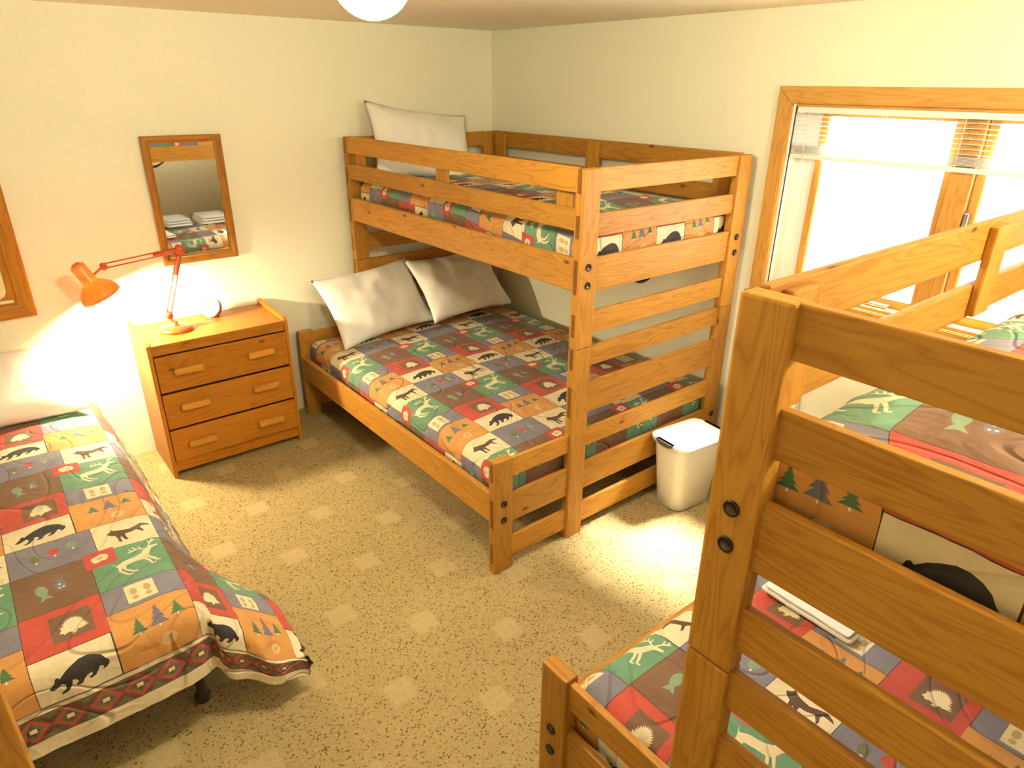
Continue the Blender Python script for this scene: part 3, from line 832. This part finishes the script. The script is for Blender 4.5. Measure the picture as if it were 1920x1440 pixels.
# ---------------------------------------------------------------- towels on the near lower bunk
def towel_stack(label, x0, x1, y0, y1, z, seed, group='folded white towels', ths=(.032, .028, .022)):
    rng = random.Random(seed)
    root = empty('folded_towel', label, 'towels', ((x0 + x1) / 2, (y0 + y1) / 2, z), R(rng.uniform(-4, 4)), group)
    zz = 0
    for k, th in enumerate(ths):
        w, h = (x1 - x0) * (1 - .04 * k), (y1 - y0) * (1 - .06 * k)
        bm = bmesh.new(); bmesh.ops.create_cube(bm, size=1)
        bmesh.ops.subdivide_edges(bm, edges=bm.edges[:], cuts=6, use_grid_fill=True)
        for v in bm.verts:
            x, y, q = v.co
            e = max(abs(x), abs(y)) * 2
            f = 1 - .55 * max(0, e - .7) / .3
            v.co = Vector((x * w, y * h, zz + th / 2 + q * th * f + .004 * noise.noise(Vector((x * 5, y * 5, seed + k)))))
        o = bm_obj('towel_fold', bm, M['towel'], root)
        sub = o.modifiers.new('soft', 'SUBSURF'); sub.levels = 1; sub.render_levels = 2
        zz += th * .93
    return root
towel_stack('folded white towels on the near lower bunk, middle pile', -1.20, -.95, -4.00, -3.63, .520, 1)
towel_stack('folded white towels on the near lower bunk, pile closest to the window', -.85, -.55, -4.00, -3.60, .520, 2)
towel_stack('thin folded white towel near the foot of the near lower bunk', -1.345, -1.265, -3.45, -3.16, .520, 3, ths=(.020, .014))

# ---------------------------------------------------------------- dresser
DX0, DX1, DYF, DZ = -2.452, -1.734, -.411, .775
dr = empty('dresser', 'three-drawer orange pine dresser below the mirror', 'dresser', ((DX0 + DX1) / 2, -.21, 0))
do = ((DX0 + DX1) / 2, -.21, 0)
D = lambda n, x0, x1, y0, y1, z0, z1, m=M['dresser'], bev=.003, par=None: box(n, x0, x1, y0, y1, z0, z1, m, par or dr, bev, do if par is None else (0, 0, 0))
T = .020
def side_panel(x0, x1):
    pts = [(DYF, 0), (DYF, DZ - .022), (DYF + .02, DZ - .004), (-.012, DZ + .012), (-.004, DZ), (-.004, 0)]
    bm = bmesh.new(); a = [bm.verts.new((x0 - do[0], y - do[1], z)) for y, z in pts]; b = [bm.verts.new((x1 - do[0], y - do[1], z)) for y, z in pts]
    bm.faces.new(a); bm.faces.new(b[::-1])
    for i in range(len(pts)): bm.faces.new((a[i], b[i], b[(i + 1) % len(pts)], a[(i + 1) % len(pts)]))
    bmesh.ops.recalc_face_normals(bm, faces=bm.faces[:]); bmesh.ops.bevel(bm, geom=bm.edges[:], offset=.0025, segments=2, affect='EDGES')
    bm_obj('side_panel', bm, M['dresser'], dr, smooth=False)
side_panel(DX0, DX0 + T); side_panel(DX1 - T, DX1)
D('top', DX0 + T, DX1 - T, DYF + .004, -.006, .732, .752)
D('front_rail', DX0 + T, DX1 - T, DYF + .012, DYF + .030, .694, .7315)
D('back_panel', DX0 + T, DX1 - T, -.014, -.006, .03, .7315)
D('plinth', DX0 + T, DX1 - T, DYF + .012, DYF + .030, .03, .094)
D('carcass', DX0 + T, DX1 - T, DYF + .035, -.016, .09, .10)
for (z0, z1, hz) in ((.497, .690, .604), (.290, .484, .405), (.098, .277, .188)):
    dw = D('drawer', DX0 + T + .003, DX1 - T - .003, DYF - .006, DYF + .011, z0, z1, bev=.004)
    cz, cx, cy = (z0 + z1) / 2, (DX0 + DX1) / 2, DYF + .0025
    for xa, xb in ((-2.352, -2.213), (-1.976, -1.838)):
        bm = bmesh.new(); bmesh.ops.create_cube(bm, size=1)
        for v in bm.verts:
            v.co = Vector((v.co.x * (xb - xa), v.co.y * .028, v.co.z * (.035 if v.co.y < 0 else .030)))
        bmesh.ops.bevel(bm, geom=bm.edges[:], offset=.003, segments=2, affect='EDGES')
        bm_obj('handle', bm, M['handle'], dw, smooth=False, loc=((xa + xb) / 2 - cx, -.0085 - .014, hz - cz))

# ---------------------------------------------------------------- desk lamp
TOPZ = .752
BASEP = Vector((-2.262, -.215, TOPZ)); ELB = Vector((-2.166, -.195, 1.165)); TIP = Vector((-2.525, -.215, 1.135))
lamp = empty('desk_lamp', 'red jointed desk lamp standing lit on the dresser', 'lamp', BASEP)
def lp(v): return Vector(v) - BASEP
bm = bmesh.new(); lathe(bm, [(0, 0), (.082, 0), (.085, .004), (.085, .012), (.078, .020), (.03, .026), (.016, .030), (.016, .05), (0, .05)], 40)
bm_obj('base', bm, M['red'], lamp)
st = BASEP + Vector((-.02, .005, .085))
bm = bmesh.new(); tube(bm, [lp(BASEP + Vector((-.005, 0, .04))), lp(st)], .008); bm_obj('stem', bm, M['steel'], lamp)
bm = bmesh.new(); lathe(bm, [(0, -.02), (.018, -.018), (.018, .018), (0, .02)], 20, Matrix.Translation(lp(st)) @ Matrix.Rotation(R(90), 4, 'X')); bm_obj('lower_joint', bm, M['red'], lamp)
ax = (ELB - st).normalized(); sd = Vector((ax.z, 0, -ax.x))
for s in (-1, 1):
    bm = bmesh.new(); tube(bm, [lp(st + sd * .011 * s), lp(ELB + sd * .011 * s)], .0035, 8); bm_obj('lower_arm', bm, M['red'], lamp)
bm = bmesh.new(); tube(bm, [lp(st.lerp(ELB, .62)), lp(ELB)], [.008, .014], 10); bm_obj('arm_cover', bm, M['red'], lamp)
bm = bmesh.new(); lathe(bm, [(0, -.018), (.024, -.016), (.026, 0), (.024, .016), (0, .018)], 24, Matrix.Translation(lp(ELB)) @ Matrix.Rotation(R(90), 4, 'X')); bm_obj('elbow_joint', bm, M['red'], lamp)
ax2 = (TIP - ELB).normalized(); sd2 = Vector((-ax2.z, 0, ax2.x))
for s in (-1, 1):
    bm = bmesh.new(); tube(bm, [lp(ELB + sd2 * .011 * s), lp(TIP + sd2 * .011 * s)], .0035, 8); bm_obj('upper_arm', bm, M['red'], lamp)
bm = bmesh.new(); tube(bm, [lp(ELB), lp(ELB.lerp(TIP, .36))], [.016, .008], 10); bm_obj('arm_cover', bm, M['red'], lamp)
HD = Vector((-2.632, -.235, 1.150)); RIM = Vector((-2.565, -.245, 1.000))
adir = (RIM - HD).normalized()
bm = bmesh.new(); lathe(bm, [(0, -.018), (.014, -.018), (.016, .018), (0, .018)], 16, Matrix.Translation(lp(TIP)) @ Matrix.Rotation(R(90), 4, 'X')); 
tube(bm, [lp(TIP), lp(HD.lerp(RIM, .42) - adir.cross(Vector((0, 1, 0))) * .0)], .006, 8)
bm_obj('head_joint', bm, M['red'], lamp)
Ls = (RIM - HD).length; fz = frame_z(adir, lp(HD))
bm = bmesh.new()
pr = [(.0, -.012), (.014, -.012), (.030, -.010), (.034, 0), (.034, Ls * .48), (.038, Ls * .52), (.055, Ls * .60), (.078, Ls * .74), (.090, Ls * .90), (.094, Ls * 1.02)]
lathe(bm, pr + [(r_ - .0025, z_ + .0005) for r_, z_ in pr[::-1] if r_ > .012] , 40, fz)
sh_ = bm_obj('lamp_shade', bm, M['shade'], lamp)
bm = bmesh.new(); lathe(bm, [(.012, -.012), (.020, -.014), (.022, -.016), (.016, -.02), (0, -.02)], 24, fz); bm_obj('shade_vent', bm, M['red'], lamp)
bm = bmesh.new(); lathe(bm, [(0, Ls * .98), (.018, Ls * .94), (.028, Ls * .84), (.030, Ls * .76), (.026, Ls * .66), (.014, Ls * .54), (.012, Ls * .40), (0, Ls * .40)], 24, fz)
bm_obj('bulb', bm, M['bulb'], lamp)

# small round clock on the dresser
ck = empty('round_clock', 'small round brown clock with white rim beside the lamp', 'clock', (-2.035, -.10, TOPZ))
cf = Matrix.Translation(Vector((0, 0, .043))) @ Vector((-.75, -.62, .50)).to_track_quat('Z', 'Y').to_matrix().to_4x4()
bm = bmesh.new(); lathe(bm, [(0, -.024), (.030, -.022), (.044, -.010), (.047, .004), (.0465, .012), (.040, .014)], 32, cf); bm_obj('clock_body', bm, M['clock_body'], ck)
bm = bmesh.new(); lathe(bm, [(.046, .008), (.048, .014), (.044, .019), (.033, .017), (.032, .012)], 32, cf); bm_obj('clock_rim', bm, M['plastic'], ck)
bm = bmesh.new(); lathe(bm, [(.033, .013), (0, .013)], 32, cf); bm_obj('clock_dial', bm, M['clock_face'], ck)
bm = bmesh.new(); tube(bm, [cf @ Vector((0, 0, .0145)), cf @ Vector((.018, .008, .0145))], .0012, 6); tube(bm, [cf @ Vector((0, 0, .0145)), cf @ Vector((-.004, .024, .0145))], .001, 6); bm_obj('clock_hands', bm, M['plastic'], ck)
bm = bmesh.new(); lathe(bm, [(0, 0), (.026, 0), (.028, .006), (.020, .016), (0, .018)], 24); bm_obj('clock_foot', bm, M['clock_body'], ck)

ck.scale = (1.2, 1.2, 1.2)

# ---------------------------------------------------------------- mirror and picture on the back wall
def framed(name, label, cat, x0, x1, z0, z1, fw, depth, mat, tilt=0, roll_=0):
    root = empty(name, label, cat, ((x0 + x1) / 2, -.002, z0)); root.rotation_euler = (R(tilt), R(roll_), 0)
    w, h = (x1 - x0) / 2, z1 - z0
    O = [(-w, 0), (w, 0), (w, h), (-w, h)]; I = [(-w + fw, fw), (w - fw, fw), (w - fw, h - fw), (-w + fw, h - fw)]
    for k in range(4):
        k2 = (k + 1) % 4; bm = bmesh.new()
        prof = [(0, 0), (0, -depth * .8), (.12, -depth), (.55, -depth), (.80, -depth * .72), (1, -depth * .62), (1, 0)]
        ra, rb = [], []
        for t, y in prof:
            ra.append(bm.verts.new((O[k][0] + (I[k][0] - O[k][0]) * t, y, O[k][1] + (I[k][1] - O[k][1]) * t)))
            rb.append(bm.verts.new((O[k2][0] + (I[k2][0] - O[k2][0]) * t, y, O[k2][1] + (I[k2][1] - O[k2][1]) * t)))
        n = len(prof)
        for i in range(n): bm.faces.new((ra[i], ra[(i + 1) % n], rb[(i + 1) % n], rb[i]))
        bm.faces.new(ra); bm.faces.new(rb[::-1]); bmesh.ops.recalc_face_normals(bm, faces=bm.faces[:])
        bm_obj('frame_side', bm, mat, root, smooth=False)
    return root, I
mr_, I = framed('wall_mirror', 'wood framed mirror hanging above the dresser', 'mirror', -2.217, -1.824, 1.052, 1.706, .036, .024, M['frame'], tilt=.45)
mr_.rotation_euler.z = R(1.5); mr_.location.y -= .006
box('mirror_glass', I[0][0] - .004, I[1][0] + .004, -.009, -.005, I[0][1] - .004, I[2][1] + .004, M['mirror'], mr_, 0)
pic, I = framed('framed_picture', 'wide wooden framed picture cut by the left photo edge', 'picture', -3.46, -2.828, .897, 1.66, .066, .03, M['frame'])
box('picture_board', I[0][0] - .004, I[1][0] + .004, -.010, -.004, I[0][1] - .004, I[2][1] + .004, M['frame'], pic, 0)
bm = bmesh.new(); w, z0, z1, rr = I[1][0] - .03, I[0][1] + .03, I[2][1] - .03, .05
pts = []
for cx, cz, a0 in ((w - rr, z0 + rr, -90), (w - rr, z1 - rr, 0), (-w + rr, z1 - rr, 90), (-w + rr, z0 + rr, 180)):
    for k in range(7): pts.append((cx + rr * math.cos(R(a0 + 15 * k)), cz + rr * math.sin(R(a0 + 15 * k))))
fa = [bm.verts.new((x, -.0135, z)) for x, z in pts]; fb = [bm.verts.new((x, -.0102, z)) for x, z in pts]
bm.faces.new(fa); bm.faces.new(fb[::-1])
for i in range(len(pts)): bm.faces.new((fa[i], fb[i], fb[(i + 1) % len(pts)], fa[(i + 1) % len(pts)]))
bmesh.ops.recalc_face_normals(bm, faces=bm.faces[:])
bm_obj('print', bm, M['cream_print'], pic, smooth=False)
rng = random.Random(4)
bm = bmesh.new()
for k in range(16):
    x, z = rng.uniform(-w + .04, w - .03), rng.uniform(z0 + .05, z1 - .08)
    tube(bm, [(x + .02 * math.cos(t * 1.1 + k), -.0139, z + .012 * t * 1.3 + .012 * math.sin(t * 2 + k)) for t in range(5)], .0016, 5)
bm_obj('ink_lines', bm, M['ink'], pic)
box('lower_lip', I[0][0] + .01, I[1][0] - .012, -.019, -.0102, I[0][1] + .010, I[0][1] + .026, M['cream_print'], pic, .003)

# ---------------------------------------------------------------- wastebasket
bn = empty('wastebasket', 'white plastic wastebasket at the foot of the far bunk', 'bin', (-.445, -2.215, 0), R(-6))
def rrect(hx, hy, r_, n=6):
    out = []
    for cx, cy, a0 in ((hx - r_, hy - r_, 0), (-hx + r_, hy - r_, 90), (-hx + r_, -hy + r_, 180), (hx - r_, -hy + r_, 270)):
        for k in range(n + 1): out.append((cx + r_ * math.cos(R(a0 + 90 * k / n)), cy + r_ * math.sin(R(a0 + 90 * k / n))))
    return out
HB = .385
bm = bmesh.new(); rings = []
prof = [(.118, .080, 0), (.124, .086, .006), (.157, .107, HB - .03), (.158, .108, HB - .028), (.170, .119, HB - .022), (.172, .121, HB - .004), (.168, .117, HB), (.158, .107, HB - .004), (.153, .103, HB - .03), (.119, .081, .012)]
for hx, hy, z in prof:
    ring = []
    for x, y in rrect(hx, hy, .055):
        dip = -.020 * max(0, 1 - (x / .06) ** 2) * (1 if z > HB - .035 else 0) * 0
        ring.append(bm.verts.new((x, y, z + dip)))
    rings.append(ring)
for a, b in zip(rings, rings[1:]):
    for k in range(len(a)): bm.faces.new((a[k], a[(k + 1) % len(a)], b[(k + 1) % len(a)], b[k]))
bm.faces.new(rings[0][::-1]); bm.faces.new(rings[-1])
bm_obj('bin_body', bm, M['plastic'], bn)
for s in (-1, 1):
    bm = bmesh.new(); n = 8; rows = []
    for i in range(n + 1):
        t = i / n * 2 - 1; y = t * .055; wv = .016 * (1 - t ** 4) + .003
        rows.append([bm.verts.new((s * x, y, z)) for x, z in ((.158, HB + .002), (.174, HB + .002), (.177, HB - .004), (.177, HB - .004 - wv), (.166, HB - .004 - wv))])
    for a, b in zip(rows, rows[1:]):
        for k in range(4): bm.faces.new((a[k], a[k + 1], b[k + 1], b[k]))
    bmesh.ops.solidify(bm, geom=bm.faces[:], thickness=.003); bmesh.ops.recalc_face_normals(bm, faces=bm.faces[:])
    bm_obj('grip', bm, M['grey_plastic'], bn)

# white wall heater low on the window wall, mostly hidden by the near bunk post
ht = empty('wall_heater', 'slim white wall heater low on the window wall', 'heater', (-.03, -2.32, .13))
ho = (-.03, -2.32, .13)
box('heater_case', -.055, -.001, -2.52, -2.135, .13, .610, M['heater'], ht, .012, ho)
for k in range(5): box('heater_louver', -.058, -.054, -2.49, -2.165, .17 + k * .016, .178 + k * .016, M['heater_dark'], ht, 0, ho)
box('heater_knob', -.066, -.055, -2.17, -2.148, .585, .604, M['plastic'], ht, .004, ho)

# ---------------------------------------------------------------- low wooden bed whose foot post shows at the bottom left
lb = empty('low_bed', 'low pine bed whose foot post shows at bottom left', 'bed', (-3.66, -3.80, 0))
lo_ = (-3.66, -3.80, 0)
P_ = lambda n, x0, x1, y0, y1, z0, z1, bev=.005: box(n, x0, x1, y0, y1, z0, z1, M['pine'], lb, bev, lo_)
LX0, LX1, LY0, LY1 = -4.20, -3.150, -4.80, -2.735
for ya, yb, top in ((LY1 - .045, LY1, 1.12), (LY0, LY0 + .045, 1.12)):
    for x in (LX0, LX1 - .09): P_('post', x, x + .09, ya, yb, 0, top)
    for z0, z1 in ((.80, .905), (.62, .71), (.44, .53), (.24, .38), (.06, .15)): P_('slat', LX0 + .088, LX1 - .088, ya + .012, yb - .012, z0, z1, .003)
P_('side_rail', LX0 + .002, LX0 + .030, LY0 + .045, LY1 - .045, .24, .38); P_('side_rail', LX1 - .030, LX1 - .002, LY0 + .045, LY1 - .045, .24, .38)
for k in range(8): P_('bed_slat', LX0 + .03, LX1 - .03, LY0 + .12 + k * .25, LY0 + .19 + k * .25, .262, .280, .003)
LB = (Vector((-3.675, -3.77, 0)), 0.0)
mattress('mattress', 'bare single mattress on the low bed at bottom left', LB, LX0 + .05, LX1 - .05, LY0 + .06, LY1 - .06, .281, .47, off=(-3.675, -3.77, 0))

# ---------------------------------------------------------------- ceiling light
CL = (-2.18, -2.45, H)
cl = empty('ceiling_light', 'glowing round globe light hanging from the ceiling', 'lamp', CL)
bm = bmesh.new(); lathe(bm, [(0, -.001), (.060, -.001), (.061, -.006), (.054, -.009), (0, -.009)], 36); bm_obj('ceiling_plate', bm, M['steel'], cl)
bm = bmesh.new(); lathe(bm, [(0, -.008), (.036, -.008), (.040, -.012), (.040, -.022), (0, -.022)], 28); bm_obj('globe_collar', bm, M['steel'], cl)
bm = bmesh.new(); lathe(bm, [(.0, -.018)] + [(.090 * math.sin(t), -.100 + .090 * math.cos(t)) for t in [R(22 + k * 158 / 18) for k in range(18)]] + [(0, -.190)], 40); bm_obj('glass_globe', bm, M['dome'], cl)
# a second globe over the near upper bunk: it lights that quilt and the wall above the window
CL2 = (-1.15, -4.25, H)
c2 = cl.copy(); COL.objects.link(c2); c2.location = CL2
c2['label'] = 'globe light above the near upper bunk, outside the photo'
for ch in list(cl.children):
    k = ch.copy(); COL.objects.link(k); k.parent = c2
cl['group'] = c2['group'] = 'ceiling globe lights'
